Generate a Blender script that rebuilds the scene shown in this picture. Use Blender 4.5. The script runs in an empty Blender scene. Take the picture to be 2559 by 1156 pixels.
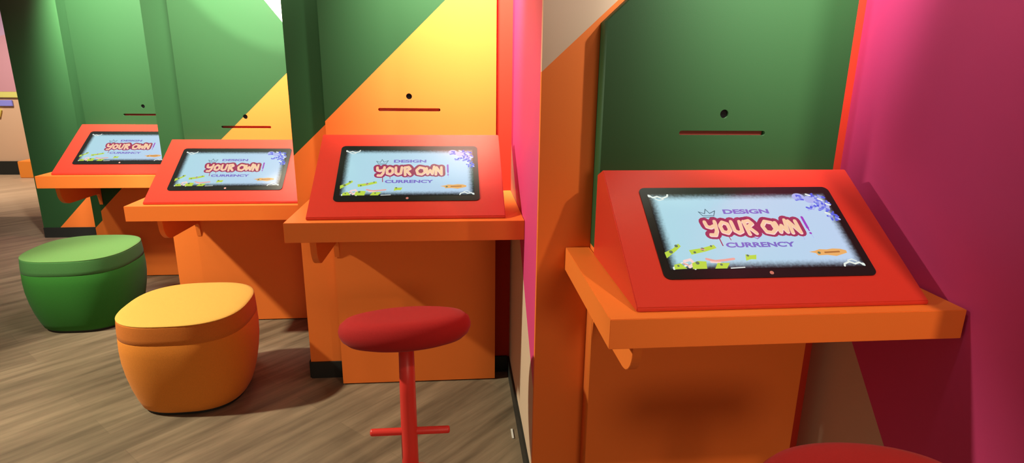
import bpy, bmesh, math, random
from mathutils import Vector, Matrix
random.seed(7)
S = bpy.context.scene
COL = S.collection

# ------------------------------------------------------------------ camera
IMG_W, IMG_H = 2559.0, 1156.0
F_PX, PITCH, YAW, ROLL = 1490.93, 0.2678, 0.0971, -0.0127
cd = bpy.data.cameras.new('camera')
cam = bpy.data.objects.new('camera', cd)
COL.objects.link(cam)
cd.sensor_fit = 'HORIZONTAL'
cd.sensor_width = 36.0
cd.lens = 36.0 * F_PX / IMG_W
cd.clip_start = 0.02
cp, sp, cy, sy = math.cos(PITCH), math.sin(PITCH), math.cos(YAW), math.sin(YAW)
fwd = Vector((cp * sy, cp * cy, -sp))
rgt0 = Vector((cy, -sy, 0))
up0 = rgt0.cross(fwd)
cr, sr = math.cos(ROLL), math.sin(ROLL)
rgt = rgt0 * cr - up0 * sr
up = rgt0 * sr + up0 * cr
cam.matrix_world = Matrix(((rgt.x, up.x, -fwd.x, 0), (rgt.y, up.y, -fwd.y, 0), (rgt.z, up.z, -fwd.z, 1.35), (0, 0, 0, 1)))
S.camera = cam

# ------------------------------------------------------------------ world, lights, exposure
S.view_settings.view_transform = 'Standard'
S.view_settings.look = 'None'
S.view_settings.exposure = 0.0
S.view_settings.gamma = 1.0
S.view_settings.use_curve_mapping = False
w = bpy.data.worlds.new('room_ambient')
S.world = w
w.use_nodes = True
w.node_tree.nodes['Background'].inputs[0].default_value = (1.0, 0.76, 0.58, 1)
w.node_tree.nodes['Background'].inputs[1].default_value = 0.17

def spot(name, loc, target, power, cone, blend, radius=0.06, color=(1, .86, .68)):
    l = bpy.data.lights.new(name, 'SPOT')
    l.energy = power
    l.spot_size = math.radians(cone)
    l.spot_blend = blend
    l.shadow_soft_size = radius
    l.color = color
    o = bpy.data.objects.new(name, l)
    COL.objects.link(o)
    o.location = loc
    d = Vector(target) - Vector(loc)
    o.rotation_euler = d.to_track_quat('-Z', 'Y').to_euler()
    return o

# the gallery spots high on the left that rake along the row, with added fills
KEY = (1, .97, .74)
WARM = (1, .72, .50)
PALE = (1, .95, .87)
spot('track_spot', (-3.3, 1.75, 3.0), (-.9, 2.35, .6), 600, 54, 0.35, 0.07, KEY)
spot('track_spot', (-3.3, 1.75, 3.0), (-1.7, 2.6, .0), 170, 100, 1.0, 0.07, KEY)  # wide second lamp at the same point, added to lift the left floor
spot('track_spot', (-2.7, 1.7, 2.8), (-1.9, 3.45, .62), 190, 30, 1.0, 0.07, KEY)  # added fill, brightens the front of the farthest desk
spot('track_spot', (.1, .95, 2.6), (1.12, 1.40, 1.7), 52, 56, 1.0, 0.1, PALE)
# wall washers over each booth, aimed at the upper part of its panel
spot('track_spot', (1.34, -.17, 2.6), (.95, 1.57, 1.9), 290, 46, 1.0, 0.05, PALE)
spot('track_spot', (1.34, -.17, 2.6), (.80, 1.22, .72), 125, 46, 1.0, 0.04, WARM)
spot('track_spot', (.80, 1.0, 2.5), (.86, 1.57, 1.85), 370, 52, 1.0, 0.05, PALE)
spot('track_spot', (.05, 1.80, 2.5), (.08, 2.4, 1.85), 640, 66, 1.0, 0.05, PALE)
spot('track_spot', (-.85, 1.75, 2.6), (-.85, 3.14, 1.8), 400, 56, 1.0, 0.14, PALE)
spot('track_spot', (-.95, 2.45, 2.6), (-1.0, 3.14, 1.8), 400, 80, 1.0, 0.16, PALE)
spot('track_spot', (-1.75, 2.5, 2.6), (-1.75, 3.9, 1.8), 540, 56, 1.0, 0.05, PALE)
spot('track_spot', (-1.85, 3.2, 2.6), (-1.9, 3.9, 1.8), 420, 80, 1.0, 0.05, PALE)
spot('track_spot', (-2.45, 4.4, 2.6), (-2.42, 4.9, 2.0), 3000, 70, 1.0, 0.05, PALE)
spot('track_spot', (-.95, 2.35, 2.6), (-.86, 3.14, 2.25), 330, 65, 0.02, 0.02, PALE)  # extra lamp, added so its hard cone edge draws a bright band
# unseen front fill added behind the viewer, and the far end of the hall
spot('front_fill', (.9, -2.6, 1.9), (.3, 1.6, .6), 120, 70, 1.0, 0.4, WARM)
spot('track_spot', (-5.0, 6.2, 2.8), (-4.9, 7.4, 0.3), 420, 90, 1.0, 0.1, (1, .89, .74))

# ------------------------------------------------------------------ materials
def nodes(name):
    m = bpy.data.materials.new(name)
    m.use_nodes = True
    nt = m.node_tree
    return m, nt, nt.nodes['Principled BSDF']

def grain(nt, b, scale, strength):
    tc = nt.nodes.new('ShaderNodeTexCoord')
    n = nt.nodes.new('ShaderNodeTexNoise')
    n.inputs['Scale'].default_value = scale
    n.inputs['Detail'].default_value = 3
    bp = nt.nodes.new('ShaderNodeBump')
    bp.inputs['Strength'].default_value = strength
    bp.inputs['Distance'].default_value = 0.002
    nt.links.new(tc.outputs['Object'], n.inputs['Vector'])
    nt.links.new(n.outputs['Fac'], bp.inputs['Height'])
    nt.links.new(bp.outputs['Normal'], b.inputs['Normal'])

def paint(name, col, rough=0.5, bump=0.05, scale=400, spec=0.4):
    m, nt, b = nodes(name)
    b.inputs['Base Color'].default_value = (*col, 1)
    b.inputs['Roughness'].default_value = rough
    b.inputs['Specular IOR Level'].default_value = spec
    if bump:
        grain(nt, b, scale, bump)
    return m

AMBER = (.80, .188, .030)
GREEN = (.019, .070, .021)
CREAM = (.78, .70, .55)
BEIGE = (.60, .45, .32)
MAGENTA = (.60, .052, .185)
RED = (.56, .034, .018)
WALLRED = (.50, .032, .014)

def zoned(name, layers, base, rough=0.55, spec=0.22):
    """painted colour fields: every layer (axis, slope, offset, above, colour[, lo, hi]) covers where
    z is above / below slope*axis + offset; the colour stays with the wall"""
    m, nt, b = nodes(name)
    g = nt.nodes.new('ShaderNodeNewGeometry')
    sx = nt.nodes.new('ShaderNodeSeparateXYZ')
    nt.links.new(g.outputs['Position'], sx.inputs[0])
    prev = None
    for (axis, slope, off, above, colr) in layers:
        mu = nt.nodes.new('ShaderNodeMath'); mu.operation = 'MULTIPLY_ADD'
        nt.links.new(sx.outputs[axis], mu.inputs[0])
        mu.inputs[1].default_value = slope
        mu.inputs[2].default_value = off
        cmp = nt.nodes.new('ShaderNodeMath'); cmp.operation = 'GREATER_THAN' if above else 'LESS_THAN'
        nt.links.new(sx.outputs['Z'], cmp.inputs[0])
        nt.links.new(mu.outputs[0], cmp.inputs[1])
        mx = nt.nodes.new('ShaderNodeMix'); mx.data_type = 'RGBA'
        nt.links.new(cmp.outputs[0], mx.inputs['Factor'])
        if prev is None:
            mx.inputs['A'].default_value = (*base, 1)
        else:
            nt.links.new(prev, mx.inputs['A'])
        mx.inputs['B'].default_value = (*colr, 1)
        prev = mx.outputs['Result']
    if prev is None:
        b.inputs['Base Color'].default_value = (*base, 1)
    else:
        nt.links.new(prev, b.inputs['Base Color'])
    b.inputs['Roughness'].default_value = rough
    b.inputs['Specular IOR Level'].default_value = spec
    grain(nt, b, 350, 0.04)
    return m

M_amber = paint('amber_laminate', AMBER, .45, .05, 400, .28)
M_red = paint('red_lacquer', RED, .30, .02, 300, .5)
M_wallred = paint('red_wall_paint', WALLRED, .6, .05, 400, .15)
M_black = paint('black_rubber', (.012, .014, .012), .55)
M_bezel = paint('black_monitor_plastic', (.006, .007, .007), .22, 0, 1, .5)
M_lens = paint('black_lens_glass', (.004, .004, .004), .15, 0)
M_slot = paint('dark_slot_lining', (.28, .035, .022), .6)
M_mark = paint('rosy_mark', (.55, .22, .20), .4, 0)
M_orange = paint('orange_paint', (.80, .25, .03), .5)
M_white = paint('white_plastic', (.7, .68, .62), .5, 0)
M_stool = paint('red_stool_metal', (.60, .03, .022), .38, .02)

def fabric(name, col):
    m, nt, b = nodes(name)
    tc = nt.nodes.new('ShaderNodeTexCoord')
    v = nt.nodes.new('ShaderNodeTexNoise')
    v.inputs['Scale'].default_value = 260
    v.inputs['Detail'].default_value = 4
    nt.links.new(tc.outputs['Object'], v.inputs['Vector'])
    mx = nt.nodes.new('ShaderNodeMix'); mx.data_type = 'RGBA'
    mx.inputs['A'].default_value = (*[c * .86 for c in col], 1)
    mx.inputs['B'].default_value = (*[min(1, c * 1.12) for c in col], 1)
    nt.links.new(v.outputs['Fac'], mx.inputs['Factor'])
    nt.links.new(mx.outputs['Result'], b.inputs['Base Color'])
    b.inputs['Roughness'].default_value = .85
    b.inputs['Specular IOR Level'].default_value = .15
    b.inputs['Sheen Weight'].default_value = .04
    bp = nt.nodes.new('ShaderNodeBump')
    bp.inputs['Strength'].default_value = .25
    bp.inputs['Distance'].default_value = .001
    nt.links.new(v.outputs['Fac'], bp.inputs['Height'])
    nt.links.new(bp.outputs['Normal'], b.inputs['Normal'])
    return m

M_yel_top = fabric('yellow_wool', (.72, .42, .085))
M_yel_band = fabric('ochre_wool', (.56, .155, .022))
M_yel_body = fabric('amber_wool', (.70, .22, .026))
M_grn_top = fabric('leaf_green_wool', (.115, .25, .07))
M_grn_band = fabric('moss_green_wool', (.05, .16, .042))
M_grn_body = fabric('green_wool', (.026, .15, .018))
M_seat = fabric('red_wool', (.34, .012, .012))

def floor_mat(name, c1, c2, ang, vs=1.0):
    m, nt, b = nodes(name)
    g = nt.nodes.new('ShaderNodeNewGeometry')
    mp = nt.nodes.new('ShaderNodeMapping')
    mp.inputs['Rotation'].default_value = (0, 0, -ang)
    nt.links.new(g.outputs['Position'], mp.inputs['Vector'])
    st = nt.nodes.new('ShaderNodeMapping')
    st.inputs['Scale'].default_value = (1.6, 16, 1)
    nt.links.new(mp.outputs[0], st.inputs['Vector'])
    n = nt.nodes.new('ShaderNodeTexNoise')
    n.inputs['Scale'].default_value = 1.0 * vs
    n.inputs['Detail'].default_value = 5
    n.inputs['Roughness'].default_value = .6
    nt.links.new(st.outputs[0], n.inputs['Vector'])
    br = nt.nodes.new('ShaderNodeTexBrick')
    br.inputs['Scale'].default_value = 1
    br.inputs['Brick Width'].default_value = 1.2
    br.inputs['Row Height'].default_value = .15
    br.inputs['Mortar Size'].default_value = .0015
    br.inputs['Color1'].default_value = (.85, .85, .85, 1)
    br.inputs['Color2'].default_value = (1.1, 1.1, 1.1, 1)
    br.inputs['Mortar'].default_value = (.86, .86, .86, 1)
    nt.links.new(mp.outputs[0], br.inputs['Vector'])
    cr_ = nt.nodes.new('ShaderNodeValToRGB')
    cr_.color_ramp.elements[0].position = .3
    cr_.color_ramp.elements[1].position = .72
    cr_.color_ramp.elements[0].color = (*c1, 1)
    cr_.color_ramp.elements[1].color = (*c2, 1)
    nt.links.new(n.outputs['Fac'], cr_.inputs[0])
    mx = nt.nodes.new('ShaderNodeMix'); mx.data_type = 'RGBA'; mx.blend_type = 'MULTIPLY'
    mx.inputs['Factor'].default_value = 1
    nt.links.new(cr_.outputs[0], mx.inputs['A'])
    nt.links.new(br.outputs['Color'], mx.inputs['B'])
    nt.links.new(mx.outputs['Result'], b.inputs['Base Color'])
    b.inputs['Roughness'].default_value = .5
    b.inputs['Specular IOR Level'].default_value = .3
    return m

M_floor = floor_mat('grey_oak_vinyl', (.105, .076, .048), (.275, .203, .130), math.radians(46))
M_tan = floor_mat('tan_vinyl', (.40, .27, .17), (.50, .35, .23), math.radians(46))

def emit(name, col, k=1.0):
    """lit pixels behind the monitor's glossy glass"""
    m, nt, b = nodes(name)
    b.inputs['Base Color'].default_value = (.004, .004, .004, 1)
    b.inputs['Roughness'].default_value = .12
    b.inputs['Emission Color'].default_value = (*col, 1)
    b.inputs['Emission Strength'].default_value = k
    return m

SW, SH = .470, .241          # lit picture area of a monitor, metres

def screen_bg():
    """the picture on the screen: pale blue paper with a dark grungy border"""
    m = emit('screen_picture', (.5, .7, .85))
    nt = m.node_tree
    e = nt.nodes['Principled BSDF']
    tc = nt.nodes.new('ShaderNodeTexCoord')
    sx = nt.nodes.new('ShaderNodeSeparateXYZ')
    nt.links.new(tc.outputs['Object'], sx.inputs[0])
    def math_(op, a, b_=None):
        n = nt.nodes.new('ShaderNodeMath'); n.operation = op
        for i, v in enumerate((a, b_)):
            if v is None: continue
            if isinstance(v, (int, float)): n.inputs[i].default_value = v
            else: nt.links.new(v, n.inputs[i])
        return n.outputs[0]
    dx = math_('MINIMUM', sx.outputs[0], math_('SUBTRACT', SW, sx.outputs[0]))
    dy = math_('MINIMUM', sx.outputs[1], math_('SUBTRACT', SH, sx.outputs[1]))
    d = math_('MINIMUM', dx, dy)
    n = nt.nodes.new('ShaderNodeTexNoise')
    n.inputs['Scale'].default_value = 140
    n.inputs['Detail'].default_value = 4
    nt.links.new(tc.outputs['Object'], n.inputs['Vector'])
    d2 = math_('ADD', d, math_('MULTIPLY', math_('SUBTRACT', n.outputs['Fac'], .5), .012))
    r = nt.nodes.new('ShaderNodeMapRange')
    r.interpolation_type = 'SMOOTHSTEP'
    r.inputs['From Min'].default_value = .000
    r.inputs['From Max'].default_value = .026
    nt.links.new(d2, r.inputs['Value'])
    gx = nt.nodes.new('ShaderNodeMapRange')
    gx.inputs['From Max'].default_value = SW
    nt.links.new(sx.outputs[0], gx.inputs['Value'])
    bl = nt.nodes.new('ShaderNodeMix'); bl.data_type = 'RGBA'
    bl.inputs['A'].default_value = (.42, .69, .78, 1)
    bl.inputs['B'].default_value = (.50, .64, .86, 1)
    nt.links.new(gx.outputs[0], bl.inputs['Factor'])
    mx = nt.nodes.new('ShaderNodeMix'); mx.data_type = 'RGBA'
    mx.inputs['A'].default_value = (.012, .012, .014, 1)
    nt.links.new(r.outputs[0], mx.inputs['Factor'])
    nt.links.new(bl.outputs['Result'], mx.inputs['B'])
    nt.links.new(mx.outputs['Result'], e.inputs['Emission Color'])
    return m

SCREEN_MATS = [screen_bg(),
    emit('ink_violet', (.20, .15, .55)),        # 1 lettering
    emit('ink_maroon', (.36, .035, .10)),       # 2 tag outline
    emit('ink_peach', (.90, .58, .36)),         # 3 tag fill
    emit('ink_purple', (.34, .05, .50)),        # 4 exclamation stroke
    emit('ink_slate', (.09, .17, .22)),         # 5 crown
    emit('note_lime', (.50, .68, .06)),         # 6 banknotes
    emit('note_dark', (.13, .18, .10)),         # 7 print on banknotes
    emit('ink_blue', (.10, .12, .72)),          # 8 blue flowers
    emit('ink_coral', (.85, .38, .32)),         # 9 coral ribbon
    emit('blob_orange', (.82, .42, .13)),       # 10 orange cloud
    emit('ink_cream', (.78, .84, .78)),         # 11 corner scrolls
    emit('ink_pink', (.92, .66, .62)),          # 12 lower shade of the tag fill
    emit('ink_lilac', (.42, .46, .85)),         # 13 lilac petals
    emit('ink_brown', (.42, .16, .04))]         # 14

# ------------------------------------------------------------------ mesh helpers
def link(name, me, mats, parent=None, loc=None, mat4=None, smooth=False):
    o = bpy.data.objects.new(name, me)
    COL.objects.link(o)
    if mats is not None:
        for m in (mats if isinstance(mats, (list, tuple)) else [mats]):
            me.materials.append(m)
    if mat4 is not None: o.matrix_world = mat4
    elif loc is not None: o.location = loc
    if parent is not None:
        o.parent = parent
        o.matrix_parent_inverse = Matrix.Identity(4)
        base = o.matrix_world.copy() if mat4 is not None else Matrix.Translation(loc or (0, 0, 0))
        o.matrix_basis = WORLD[parent.name].inverted() @ base
        WORLD[o.name] = base
    else:
        WORLD[o.name] = mat4.copy() if mat4 is not None else Matrix.Translation(loc or (0, 0, 0))
    if smooth:
        for p in me.polygons: p.use_smooth = True
    return o
WORLD = {}

def bm_mesh(bm, name):
    bmesh.ops.recalc_face_normals(bm, faces=bm.faces)
    me = bpy.data.meshes.new(name)
    bm.to_mesh(me)
    bm.free()
    return me

def box_bm(x0, x1, y0, y1, z0, z1, bevel=0, bm=None):
    bm = bm or bmesh.new()
    r = bmesh.ops.create_cube(bm, size=1, matrix=Matrix.Translation(((x0 + x1) / 2, (y0 + y1) / 2, (z0 + z1) / 2)) @ Matrix.Diagonal((x1 - x0, y1 - y0, z1 - z0, 1)))
    if bevel:
        es = list({e for v in r['verts'] for e in v.link_edges})
        bmesh.ops.bevel(bm, geom=es, offset=bevel, segments=2, affect='EDGES')
    return bm

def prism(pts, axis, a, b, bevel=0):
    """extrude polygon pts along axis 'X','Y' or 'Z' from a to b"""
    bm = bmesh.new()
    def P(p, t):
        if axis == 'X': return (t, p[0], p[1])
        if axis == 'Y': return (p[0], t, p[1])
        return (p[0], p[1], t)
    lo = [bm.verts.new(P(p, a)) for p in pts]
    hi = [bm.verts.new(P(p, b)) for p in pts]
    bm.faces.new(lo); bm.faces.new(hi[::-1])
    n = len(pts)
    for i in range(n):
        bm.faces.new((lo[i], lo[(i + 1) % n], hi[(i + 1) % n], hi[i]))
    bmesh.ops.recalc_face_normals(bm, faces=bm.faces)
    if bevel:
        bmesh.ops.bevel(bm, geom=list(bm.edges), offset=bevel, segments=2, affect='EDGES', clamp_overlap=True)
    bmesh.ops.triangulate(bm, faces=[f for f in bm.faces if len(f.verts) > 4])
    return bm

def tag(o, label=None, cat=None, group=None, kind=None):
    if label: o['label'] = label
    if cat: o['category'] = cat
    if group: o['group'] = group
    if kind: o['kind'] = kind
    return o

def empty(name, loc):
    o = bpy.data.objects.new(name, None)
    COL.objects.link(o)
    o.location = loc
    o.empty_display_size = .05
    WORLD[o.name] = Matrix.Translation(loc)
    return o

def struct(name, bm, mats):
    o = link(name, bm_mesh(bm, name), mats)
    o['kind'] = 'structure'
    return o

# ------------------------------------------------------------------ layout of the stepped row of booths
HT = 2.5
TT, TD = .0682, .5194                                   # worktop thickness, depth
ZT_TALL, ZT_LOW = .8477, .7431
BAY = {                                                  # worktop corner x, y
    'a': (-2.2988, 3.4669, ZT_LOW), 'b': (-1.4482, 2.6939, ZT_LOW),
    'c': (-.5663, 1.96, ZT_TALL), 'd': (.3175, 1.1226, ZT_TALL)}
WALL_Y = {'e': 4.90, 'a': 3.987, 'b': 3.2135, 'c': 2.4795, 'd': 1.642, 'f': .80}
LEFT_X = {'e': -3.255, 'a': -2.335, 'b': -1.500, 'c': -.6495, 'd': .2345, 'f': 1.127}
ORDER = ['e', 'a', 'b', 'c', 'd', 'f']
PANEL_FRONT = .445
PANEL_X = {'a': (.058, .731), 'b': (.103, .731), 'c': (.066, .731), 'd': (.072, .737)}

# floors
struct('floor', box_bm(-9, 4, -1.5, 5.62, -.05, 0), M_floor)
struct('floor_far', box_bm(-9, 4, 5.62, 8.4, -.05, 0), M_tan)

# back walls: painted colour fields
WM = {
    'e': zoned('green_wall_amber_wedge', [('X', 1.02, 3.275, False, AMBER)], GREEN),
    'a': zoned('green_wall_amber_foot', [('X', .98, 2.60, False, AMBER)], GREEN),
    'b': zoned('amber_wall_green_field', [('X', .93, 2.06, True, GREEN)], AMBER),
    'c': zoned('amber_wall_dark_green_field', [('X', .94, 1.606, True, GREEN)], AMBER),
    'd': zoned('amber_wall_beige_field', [('X', .93, 1.122, True, BEIGE)], AMBER),
    'f': zoned('amber_wall', [], AMBER),
}
for i, k in enumerate(ORDER):
    x0 = LEFT_X[k]
    x1 = LEFT_X[ORDER[i + 1]] if i + 1 < len(ORDER) else 2.2
    y = WALL_Y[k]
    if k in BAY:
        xs = BAY[k][0] + PANEL_X[k][1] - .03            # right of this the recess beside the panel is red
        me_bm = box_bm(x0, xs, y, y + .02, 0, HT)
        struct('wall_back', me_bm, WM[k])
        struct('wall_back', box_bm(xs, x1 + .0, y, y + .02, 0, HT), M_wallred)
    else:
        struct('wall_back', box_bm(x0, x1, y, y + .02, 0, HT), WM[k])

# return walls stepping forward at the right end of each booth
RM = {
    'c': zoned('pink_wall_beige_foot', [('Y', .81, -.966, False, BEIGE)], MAGENTA),
    'd': zoned('magenta_wall_beige_foot', [('Y', 1.13, -1.056, False, BEIGE)], MAGENTA),
    'p': zoned('magenta_wall', [], MAGENTA),
}
for i in range(len(ORDER) - 1):
    k, nx = ORDER[i], ORDER[i + 1]
    xr = LEFT_X[nx]
    struct('wall_right', box_bm(xr, xr + .08, WALL_Y[nx] + .02, WALL_Y[k] + .02, 0, HT), RM.get(k, RM['p']))
    struct('baseboard_right', box_bm(xr - .008, xr, WALL_Y[nx] + .001, WALL_Y[k] - .009, 0, .078), M_black)

# left end of the row
struct('wall_left', box_bm(LEFT_X['e'], LEFT_X['e'] + .08, 4.92, 5.5, 0, HT), WM['e'])

# black skirting of the back walls
for k in ('a', 'b', 'c', 'd'):
    xb, yb, zt = BAY[k]
    y = WALL_Y[k]
    struct('baseboard_back', box_bm(LEFT_X[k], xb + PANEL_X[k][0] - .001, y - .008, y, 0, .078), M_black)
    xr = LEFT_X[ORDER[ORDER.index(k) + 1]]
    struct('baseboard_back', box_bm(xb + PANEL_X[k][1] + .001, xr - .009, y - .008, y, 0, .078), M_black)
struct('baseboard_back', box_bm(LEFT_X['e'], LEFT_X['a'] - .009, WALL_Y['e'] - .008, WALL_Y['e'], 0, .082), M_black)

# far wall of the hall, seen past the left end of the row
M_far = paint('peach_wall', (.62, .40, .26), .6)
struct('wall_far', box_bm(-9, 3, 7.86, 7.96, 0, HT), M_far)
struct('baseboard_far', box_bm(-9, 3, 7.84, 7.86, 0, .165), M_black)

# mural band on the far wall
t = empty('wall_mural', (-5.9, 7.85, 1.4))
tag(t, 'pink mural panel on the far peach wall, yellow and blue bands at its foot', 'mural')
link('mural_board', bm_mesh(box_bm(-6.7, -4.9, 7.838, 7.858, 1.0, 2.2), 'mural_board'),
     zoned('mural_pink', [('X', .25, 2.95, True, (.45, .28, .42))], (.50, .25, .30)), t)
link('yellow_band', bm_mesh(box_bm(-6.7, -4.9, 7.836, 7.858, .93, 1.0, .004), 'yellow_band'), paint('yellow_paint', (.62, .58, .16), .5), t)
link('blue_band', bm_mesh(box_bm(-6.7, -5.28, 7.836, 7.858, .83, .90, .004), 'blue_band'), paint('blue_paint', (.24, .24, .72), .5), t)
link('yellow_patch', bm_mesh(prism([(-5.6, .70), (-5.45, .70), (-5.42, .78), (-5.47, .83), (-5.6, .83)], 'Y', 7.836, 7.858), 'yellow_patch'), paint('yellow_patch', (.65, .55, .12), .5), t)
o = link('floor_block', bm_mesh(box_bm(-5.20, -4.6, 7.60, 7.83, .0, .20, .006), 'floor_block'), M_orange)
tag(o, 'small orange block on the floor against the far peach wall', 'block')

# ------------------------------------------------------------------ booth panels
def curve_board(outline, holes, thick, name):
    """flat board with cut-outs, extruded; local XY, front at z=0 going back to -thick"""
    cu = bpy.data.curves.new(name, 'CURVE')
    cu.dimensions = '2D'
    cu.fill_mode = 'BOTH'
    cu.extrude = thick / 2
    for pts in [outline] + holes:
        s = cu.splines.new('POLY')
        s.points.add(len(pts) - 1)
        for i, q in enumerate(pts):
            s.points[i].co = (q[0], q[1], 0, 1)
        s.use_cyclic_u = True
    ob = bpy.data.objects.new(name, cu)
    COL.objects.link(ob)
    dg = bpy.context.evaluated_depsgraph_get()
    me = bpy.data.meshes.new_from_object(ob.evaluated_get(dg))
    bpy.data.objects.remove(ob)
    bpy.data.curves.remove(cu)
    me.materials.clear()
    bm = bmesh.new(); bm.from_mesh(me)
    bmesh.ops.remove_doubles(bm, verts=bm.verts, dist=1e-5)
    bmesh.ops.translate(bm, verts=bm.verts, vec=(0, 0, -thick / 2))
    bm.to_mesh(me); bm.free()
    return me

def circle(cx, cz, r, n=28):
    return [(cx + r * math.cos(2 * math.pi * i / n), cz + r * math.sin(2 * math.pi * i / n)) for i in range(n)]

def stadium(x0, x1, zc, r, n=8):
    p = []
    for i in range(n + 1):
        a = -math.pi / 2 + math.pi * i / n
        p.append((x1 - r + r * math.cos(a), zc + r * math.sin(a)))
    for i in range(n + 1):
        a = math.pi / 2 + math.pi * i / n
        p.append((x0 + r + r * math.cos(a), zc + r * math.sin(a)))
    return p

PM = {
    'a': zoned('panel_green_amber_foot', [('X', .99, 2.659, False, AMBER)], GREEN),
    'b': zoned('panel_green_amber_cream', [('X', .94, 2.083, False, AMBER), ('X', -1.29, .488, True, CREAM)], GREEN),
    'c': zoned('panel_amber_green_corner', [('X', .956, 1.619, True, GREEN)], AMBER),
    'd': zoned('panel_green_over_amber', [('X', 0, .86, False, AMBER)], GREEN),
}
PL = {
    'a': 'green booth panel with an orange foot, behind the lowest left touchscreen desk',
    'b': 'booth panel painted green with an orange-yellow lower right field and white top corner',
    'c': 'yellow-orange booth panel with a dark green upper left corner, behind the red stool',
    'd': 'dark green booth panel with a cut-off top left corner beside the magenta wall',
}
def stand(xb, y, z):        # local XY of a board -> upright, facing -Y
    return Matrix.Translation((xb, y, z)) @ Matrix.Rotation(math.pi / 2, 4, 'X')

HOLE = {'a': (.404, .352), 'b': (.407, .354), 'c': (.391, .3896), 'd': (.404, .3896)}
for k in ('d', 'c', 'b', 'a'):
    xb, yb, zt = BAY[k]
    x0, x1 = PANEL_X[k]
    yf = yb + PANEL_FRONT
    th = WALL_Y[k] - yf - .0005
    hx, hz = HOLE[k]
    hz += zt
    sz = hz - .0511
    if k == 'd':
        out = [(x0, .006), (x1, .006), (x1, HT), (x0 + 1.06, HT), (x0, 1.467)]
        out = [(x0, .006), (x1, .006), (x1, 1.467 + (x1 - x0) * .95), (x0, 1.467)]
    else:
        out = [(x0, .006), (x1, .006), (x1, HT), (x0, HT)]
    me = curve_board(out, [circle(hx, hz, .0115), stadium(hx - .1207, hx + .1207, sz, .0062)], th, 'panel_board')
    root = empty('booth_panel', (xb + (x0 + x1) / 2, yf + th / 2, 0))
    tag(root, PL[k], 'panel', 'booth panels')
    link('panel_board', me, PM[k], root, mat4=stand(xb, yf, 0))
    bm = bmesh.new()
    bmesh.ops.create_cone(bm, cap_ends=True, segments=28, radius1=.0112, radius2=.0112, depth=.05, matrix=Matrix.Translation((0, 0, -.031)))
    link('camera_lens', bm_mesh(bm, 'camera_lens'), M_lens, root, mat4=stand(xb + hx, yf, hz))
    link('slot_lining', bm_mesh(box_bm(hx - .117, hx + .117, -.006, .006, -.05, -.012), 'slot_lining'), M_slot, root, mat4=stand(xb, yf, sz))

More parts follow.
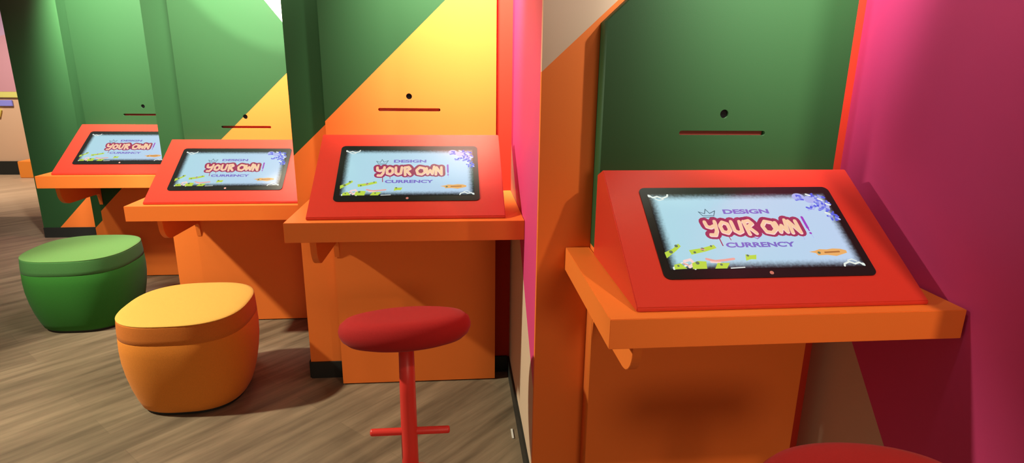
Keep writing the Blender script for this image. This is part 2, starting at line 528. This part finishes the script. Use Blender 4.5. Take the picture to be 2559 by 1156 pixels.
# ------------------------------------------------------------------ screen artwork, one mesh in screen metres
def screen_mesh():
    bm = bmesh.new()
    Z = [0.0]
    def P(s, t_, z): return (s * SW, (1 - t_) * SH, z)
    def poly(pts, mi, layer):
        vs = [bm.verts.new(P(a, b, layer * .00015)) for a, b in pts]
        try: f = bm.faces.new(vs)
        except ValueError: return
        f.material_index = mi
        f.normal_update()
        if f.normal.z < 0: f.normal_flip()
    def disc(s, t_, r, mi, layer, n=14, ry=None):
        k = SW / SH
        ry = ry if ry else r * k
        poly([(s + r * math.cos(2 * math.pi * i / n), t_ + ry * math.sin(2 * math.pi * i / n)) for i in range(n)], mi, layer)
    def stroke(pts, wd, mi, layer, caps=True):
        k = SW / SH
        for (a, b), (c, d) in zip(pts, pts[1:]):
            dx, dy = (c - a), (d - b) / k
            L = math.hypot(dx, dy) or 1
            nx, ny = -dy / L * wd / 2, dx / L * wd / 2 * k
            poly([(a + nx, b + ny), (c + nx, d + ny), (c - nx, d - ny), (a - nx, b - ny)], mi, layer)
        if caps:
            for a, b in pts: disc(a, b, wd / 2, mi, layer, 12)
    # picture ground
    poly([(0, 0), (1, 0), (1, 1), (0, 1)], 0, 0)
    # corner scrolls
    def scroll(cx, cy_, fx, fy):
        base = [(0, .0), (.02, .035), (.045, .018), (.07, .045), (.10, .02), (.105, -.005)]
        stroke([(cx + fx * a, cy_ + fy * b) for a, b in base], .010, 11, 2)
        stroke([(cx + fx * a, cy_ + fy * b) for a, b in [(.03, .05), (.05, .075), (.075, .06)]], .006, 11, 2)
        disc(cx + fx * .004, cy_ + fy * .012, .009, 11, 2)
    scroll(.005, .02, 1, 1)
    scroll(.995, .985, -1, -1)
    scroll(.02, .99, 1, -1)
    stroke([(.305, .992), (.375, .985)], .006, 11, 2)
    # blue flowers top right
    rr = random.Random(3)
    cent = [(.85, .045), (.84, .09), (.875, .235), (.90, .20), (.92, .03), (.945, .075), (.97, .06), (.955, .13), (.93, .17), (.965, .20), (.94, .235), (.975, .25), (.985, .14), (.98, .31), (.965, .35), (.99, .36), (.935, .11)]
    for (a, b) in cent:
        for q in range(5):
            an = rr.random() * 6.28
            r_ = .010 + rr.random() * .012
            stroke([(a, b), (a + r_ * math.cos(an), b + r_ * 2 * math.sin(an))], .009 + rr.random() * .005, rr.choice([8, 8, 13]), 2)
    for a, b in [(.90, .03), (.955, .10), (.985, .17), (.955, .30)]:
        stroke([(a - .008, b - .008), (a + .010, b + .012)], .012, 11, 3)
    for a, b in [(.84, .06), (.955, .19), (.90, .10)]:
        disc(a, b, .035, 13, 1, 18, .055)
    # DESIGN / CURRENCY
    def text(s, x0, x1, t0, t1, mi, layer):
        cu = bpy.data.curves.new('lettering', 'FONT')
        cu.body = s
        cu.offset = .042
        ob = bpy.data.objects.new('lettering', cu)
        COL.objects.link(ob)
        dg = bpy.context.evaluated_depsgraph_get()
        me = bpy.data.meshes.new_from_object(ob.evaluated_get(dg))
        bpy.data.objects.remove(ob); bpy.data.curves.remove(cu)
        xs = [v.co.x for v in me.vertices]; ys = [v.co.y for v in me.vertices]
        a0, a1, b0, b1 = min(xs), max(xs), min(ys), max(ys)
        vs = [bm.verts.new(P(x0 + (v.co.x - a0) / (a1 - a0) * (x1 - x0), t1 + (v.co.y - b0) / (b1 - b0) * (t0 - t1), layer * .00015)) for v in me.vertices]
        for pl in me.polygons:
            try: f = bm.faces.new([vs[i] for i in pl.vertices])
            except ValueError: continue
            f.material_index = mi
            f.normal_update()
            if f.normal.z < 0: f.normal_flip()
        bpy.data.meshes.remove(me)
    text('DESIGN', .380, .632, .232, .296, 1, 3)
    text('CURRENCY', .325, .690, .677, .742, 1, 3)
    # crown outline
    crown = [(.262, .318), (.246, .262), (.276, .290), (.288, .226), (.304, .286), (.337, .250), (.322, .318), (.262, .318)]
    stroke(crown, .0045, 5, 3)
    stroke([(.262, .342), (.322, .336)], .004, 5, 3)
    # the graffiti tag YOUR OWN
    ps = .012
    letters = {
        'Y': [[(.258, .40), (.262, .46), (.280, .475), (.300, .455)], [(.312, .395), (.306, .52), (.292, .575), (.268, .572)]],
        'O': [[(.352, .405), (.333, .45), (.337, .53), (.360, .55), (.378, .51), (.376, .43), (.352, .405)]],
        'U': [[(.400, .40), (.402, .52), (.420, .55), (.440, .53), (.445, .40)]],
        'R': [[(.468, .40), (.474, .565)], [(.466, .405), (.497, .39), (.510, .43), (.482, .47), (.512, .555)]],
        'O2': [[(.583, .40), (.560, .46), (.570, .54), (.600, .555), (.624, .51), (.618, .42), (.583, .40)]],
        'W': [[(.636, .42), (.645, .545), (.664, .46), (.682, .545), (.694, .385)]],
        'N': [[(.708, .555), (.712, .40), (.752, .555), (.750, .40)]],
    }
    for st in letters.values():
        for pl in st:
            stroke(pl, .060, 2, 4)
    poly([(.26, .46), (.52, .40), (.56, .44), (.75, .43), (.76, .56), (.55, .55), (.51, .58), (.30, .58)], 2, 4)
    for st in letters.values():
        for pl in st:
            stroke([(a, b + .012) for a, b in pl], .021, 12, 5)
            stroke(pl, .019, 3, 6)
    # drips, tick, exclamation stroke
    stroke([(.303, .60), (.308, .715)], .006, 2, 3)
    stroke([(.358, .60), (.362, .645)], .004, 2, 3)
    stroke([(.755, .59), (.752, .655)], .003, 13, 3)
    stroke([(.482, .60), (.503, .635), (.528, .60)], .004, 4, 3)
    stroke([(.799, .352), (.801, .50)], .014, 4, 4)
    stroke([(.801, .50), (.802, .535)], .008, 4, 4)
    disc(.802, .570, .007, 4, 4)
    stroke([(.803, .57), (.806, .63)], .003, 13, 3)
    # banknotes bottom left
    def note(pts, marks):
        poly(pts, 6, 5)
        for a, b, r_ in marks: disc(a, b, r_, 7, 6, 10)
    note([(-.003, .79), (.045, .745), (.079, .682), (.090, .715), (.06, .77), (.0, .86)], [(.066, .712, .009), (.03, .785, .010)])
    note([(.124, .766), (.19, .745), (.261, .704), (.270, .745), (.21, .785), (.13, .823)], [(.150, .795, .007), (.195, .757, .010), (.245, .72, .006)])
    note([(.404, .830), (.430, .842), (.460, .837), (.450, .893), (.425, .89), (.396, .907)], [(.414, .845, .007)])
    note([(.118, .925), (.15, .90), (.192, .908), (.184, .995), (.112, .995)], [(.145, .925, .010)])
    note([(.246, .928), (.308, .931), (.284, .995), (.224, .995)], [(.262, .95, .007)])
    note([(.026, .94), (.06, .925), (.085, .99), (.022, .995)], [(.045, .955, .006)])
    stroke([(.186, .755), (.205, .765)], .007, 9, 7)
    stroke([(.198, .878), (.24, .905), (.29, .895), (.336, .882)], .014, 9, 4)
    stroke([(.215, .915), (.26, .925)], .010, 12, 4)
    stroke([(.083, .90), (.115, .882), (.128, .93), (.10, .97)], .016, 12, 4)
    stroke([(.075, .925), (.095, .95)], .008, 9, 5)
    # orange cloud bottom right
    poly([(.742, .811), (.775, .80), (.803, .78), (.84, .785), (.875, .774), (.915, .78), (.941, .80), (.94, .83), (.915, .845), (.875, .869), (.83, .853), (.781, .858), (.775, .83)], 10, 4)
    stroke([(.825, .822), (.90, .815)], .010, 14, 5)
    disc(.792, .825, .008, 7, 5)
    me = bpy.data.meshes.new('screen')
    bm.to_mesh(me); bm.free()
    for m in SCREEN_MATS: me.materials.append(m)
    return me
SCREEN = screen_mesh()

def rounded_rect(x0, x1, y0, y1, r, n=6):
    p = []
    for (cx, cy_, a0) in ((x1 - r, y0 + r, -90), (x1 - r, y1 - r, 0), (x0 + r, y1 - r, 90), (x0 + r, y0 + r, 180)):
        for i in range(n + 1):
            a = math.radians(a0 + 90 * i / n)
            p.append((cx + r * math.cos(a), cy_ + r * math.sin(a)))
    return p

# ------------------------------------------------------------------ touchscreen desks
WX0, WX1, WF, WL, WB, WH = .0654, .7372, .0332, .0098, .3926, .2471
DL = {
    'a': 'low orange touchscreen desk with tilted red console, leftmost and farthest of the four',
    'b': 'low orange touchscreen desk with tilted red console, between the yellow ottoman and the wall',
    'c': 'tall orange touchscreen desk with tilted red console above the whole red stool',
    'd': 'large nearest orange touchscreen desk with tilted red console, against the magenta wall',
}
for k in ('d', 'c', 'b', 'a'):
    xb, yb, zt = BAY[k]
    xr = LEFT_X[ORDER[ORDER.index(k) + 1]] - xb - .001
    Wd = min(.8023, xr)
    p0, p1 = PANEL_X[k]
    wy = WALL_Y[k] - yb - .0005
    root = empty('touchscreen_desk', (xb + Wd / 2, yb + .26, zt - TT))
    tag(root, DL[k], 'desk', 'touchscreen desks')
    # worktop, notched around the proud panel
    pts = [(0, 0), (Wd, 0), (Wd, wy), (p1 + .002, wy), (p1 + .002, PANEL_FRONT - .002), (p0 - .002, PANEL_FRONT - .002), (p0 - .002, wy), (0, wy)]
    link('tabletop', bm_mesh(prism(pts, 'Z', -TT, 0, .0012), 'tabletop'), M_amber, root, loc=(xb, yb, zt))
    # bracket: flat plate with rounded nose and a fillet against the panel
    br = [(PANEL_FRONT - .002, -TT - .0005), (.055, -TT - .0005), (.058, -.09)]
    for i in range(9):
        a = math.radians(195 + 75 * i / 8)
        br.append((.135 + .075 * math.cos(a), -.105 + .075 * math.sin(a)))
    br.append((.405, -.185))
    for i in range(1, 7):
        a = math.radians(90 - 90 * i / 6)
        br.append((.405 + .030 * math.cos(a), -.215 + .030 * math.sin(a)))
    br.append((PANEL_FRONT - .002, -.26))
    link('bracket', bm_mesh(prism(br, 'X', p0, p0 + .022, .001), 'bracket'), M_amber, root, loc=(xb, yb, zt))
    # red console wedge
    prof = [(WF, .0003), (WF, WL), (WB, WH), (PANEL_FRONT - .001, WH - .02), (PANEL_FRONT - .001, .0003)]
    link('console', bm_mesh(prism(prof, 'X', WX0, WX1, .0022), 'console'), M_red, root, loc=(xb, yb, zt))
    # monitor let into the slope
    sv = Vector((0, WB - WF, WH - WL)); SL = sv.length; sv.normalize()
    su = Vector((1, 0, 0)); sn = su.cross(sv)
    O = Vector((xb + WX0, yb + WF, zt + WL))
    fr = Matrix(((su.x, sv.x, sn.x, O.x), (su.y, sv.y, sn.y, O.y), (su.z, sv.z, sn.z, O.z), (0, 0, 0, 1)))
    u0, u1, v0, v1 = .0797, .5862, .169 * SL, .8396 * SL
    bz = prism(rounded_rect(u0, u1, v0, v1, .016), 'Z', -.004, .0025)
    mon = link('monitor', bm_mesh(bz, 'monitor'), M_bezel, root, mat4=fr)
    sx0 = u0 + (u1 - u0 - SW) / 2
    sy0 = v0 + .0255
    link('screen', SCREEN, None, mon, mat4=fr @ Matrix.Translation((sx0, sy0, .0029)))
    bm = bmesh.new()
    bmesh.ops.create_cone(bm, cap_ends=True, segments=20, radius1=.0048, radius2=.0048, depth=.0008, matrix=Matrix.Translation(((u0 + u1) / 2, v0 + .0125, .0029)))
    link('round_emblem', bm_mesh(bm, 'round_emblem'), M_mark, mon, mat4=fr)

# ------------------------------------------------------------------ ottomans
def superloop(bm, a, b, z, n=64, e=2.7, cx=0, cy_=0):
    vs = []
    for i in range(n):
        th = 2 * math.pi * i / n
        c, s = math.cos(th), math.sin(th)
        vs.append(bm.verts.new((cx + a * math.copysign(abs(c) ** (2 / e), c), cy_ + b * math.copysign(abs(s) ** (2 / e), s), z)))
    return vs

def loft(rings, cap_lo=True, cap_hi=True, e=2.7):
    bm = bmesh.new()
    loops = [superloop(bm, a, b, z, e=e) for a, b, z in rings]
    n = len(loops[0])
    for A, B in zip(loops, loops[1:]):
        for i in range(n):
            bm.faces.new((A[i], A[(i + 1) % n], B[(i + 1) % n], B[i]))
    if cap_lo: bm.faces.new(loops[0][::-1])
    if cap_hi: bm.faces.new(loops[-1])
    return bm

def ottoman(loc, rz, sc, mats, label):
    root = empty('ottoman', loc)
    root.rotation_euler = (0, 0, rz)
    WORLD[root.name] = Matrix.Translation(loc) @ Matrix.Rotation(rz, 4, 'Z')
    tag(root, label, 'ottoman', 'upholstered ottomans')
    B = WORLD[root.name]
    def s(r): return [(a * sc, b * sc, z) for a, b, z in r]
    link('base_plate', bm_mesh(loft(s([(.186, .186, 0), (.186, .186, .014)])), 'base_plate'), M_black, root, mat4=B)
    body = [(.190, .190, .012), (.197, .197, .018), (.208, .208, .05), (.221, .221, .10), (.232, .232, .16), (.239, .239, .22), (.2405, .2405, .27), (.2385, .2385, .322), (.2375, .2375, .3245)]
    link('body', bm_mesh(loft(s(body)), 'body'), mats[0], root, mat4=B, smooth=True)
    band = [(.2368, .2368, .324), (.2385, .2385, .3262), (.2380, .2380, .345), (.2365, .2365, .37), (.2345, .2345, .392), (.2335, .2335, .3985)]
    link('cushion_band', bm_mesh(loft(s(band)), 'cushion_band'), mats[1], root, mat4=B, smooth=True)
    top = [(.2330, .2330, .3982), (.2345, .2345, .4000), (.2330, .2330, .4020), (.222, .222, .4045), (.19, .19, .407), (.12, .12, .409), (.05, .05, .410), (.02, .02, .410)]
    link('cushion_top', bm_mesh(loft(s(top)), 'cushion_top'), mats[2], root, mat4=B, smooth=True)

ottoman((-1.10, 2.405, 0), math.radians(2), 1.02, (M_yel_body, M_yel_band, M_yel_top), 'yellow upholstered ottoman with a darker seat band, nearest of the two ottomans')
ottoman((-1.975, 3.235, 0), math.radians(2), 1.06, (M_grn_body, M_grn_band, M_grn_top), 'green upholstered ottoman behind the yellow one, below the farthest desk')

# ------------------------------------------------------------------ stools
def lathe(prof, n=56):
    bm = bmesh.new()
    loops = []
    for r, z in prof:
        loops.append([bm.verts.new((r * math.cos(2 * math.pi * i / n), r * math.sin(2 * math.pi * i / n), z)) for i in range(n)])
    for A, B in zip(loops, loops[1:]):
        for i in range(n):
            bm.faces.new((A[i], A[(i + 1) % n], B[(i + 1) % n], B[i]))
    bm.faces.new(loops[0][::-1]); bm.faces.new(loops[-1])
    return bm

def stool(loc, tilt, label):
    root = empty('stool', loc)
    tag(root, label, 'stool', 'red pedestal stools')
    B = WORLD[root.name]
    Tl = B @ Matrix.Translation((0, 0, .60)) @ Matrix.Rotation(tilt, 4, 'Y') @ Matrix.Rotation(math.radians(-9), 4, 'X') @ Matrix.Diagonal((1, .68, 1, 1)) @ Matrix.Translation((0, 0, -.60))
    seat = [(.02, .560), (.09, .561), (.14, .565), (.168, .573), (.184, .586), (.192, .602), (.193, .614), (.188, .630), (.172, .643), (.14, .649), (.09, .650), (.04, .650), (.01, .650)]
    link('seat', bm_mesh(lathe(seat), 'seat'), M_seat, root, mat4=Tl, smooth=True)
    link('pole', bm_mesh(lathe([(.0262, .028), (.0255, .20), (.024, .40), (.0225, .569)], 32), 'pole'), M_stool, root, mat4=B, smooth=True)
    bm = lathe([(.006, -.122), (.0105, -.120), (.0115, -.115), (.0115, .115), (.0105, .120), (.006, .122)], 20)
    link('footrest', bm_mesh(bm, 'footrest'), M_stool, root, mat4=B @ Matrix.Translation((0.003, 0, .262)) @ Matrix.Rotation(math.pi / 2, 4, 'Y') , smooth=True)
    link('foot_disc', bm_mesh(lathe([(.188, 0), (.190, .006), (.184, .012), (.12, .018), (.05, .024), (.030, .034), (.026, .036)]), 'foot_disc'), M_stool, root, mat4=B, smooth=True)

stool((-.152, 1.64, 0), math.radians(-2.5), 'red pedestal stool with round padded seat, standing whole before the yellow panel')
stool((.74, .868, 0), 0, 'dark red stool cut off at the bottom edge, below the nearest desk')

# small scrap at the foot of the pink wall
o = link('scrap', bm_mesh(box_bm(-.004, .004, -.03, .03, 0, .004, .001), 'scrap'), M_white, loc=(.205, 1.985, 0.0))
tag(o, 'tiny white sliver lying on the floor at the foot of the pink wall', 'scrap')
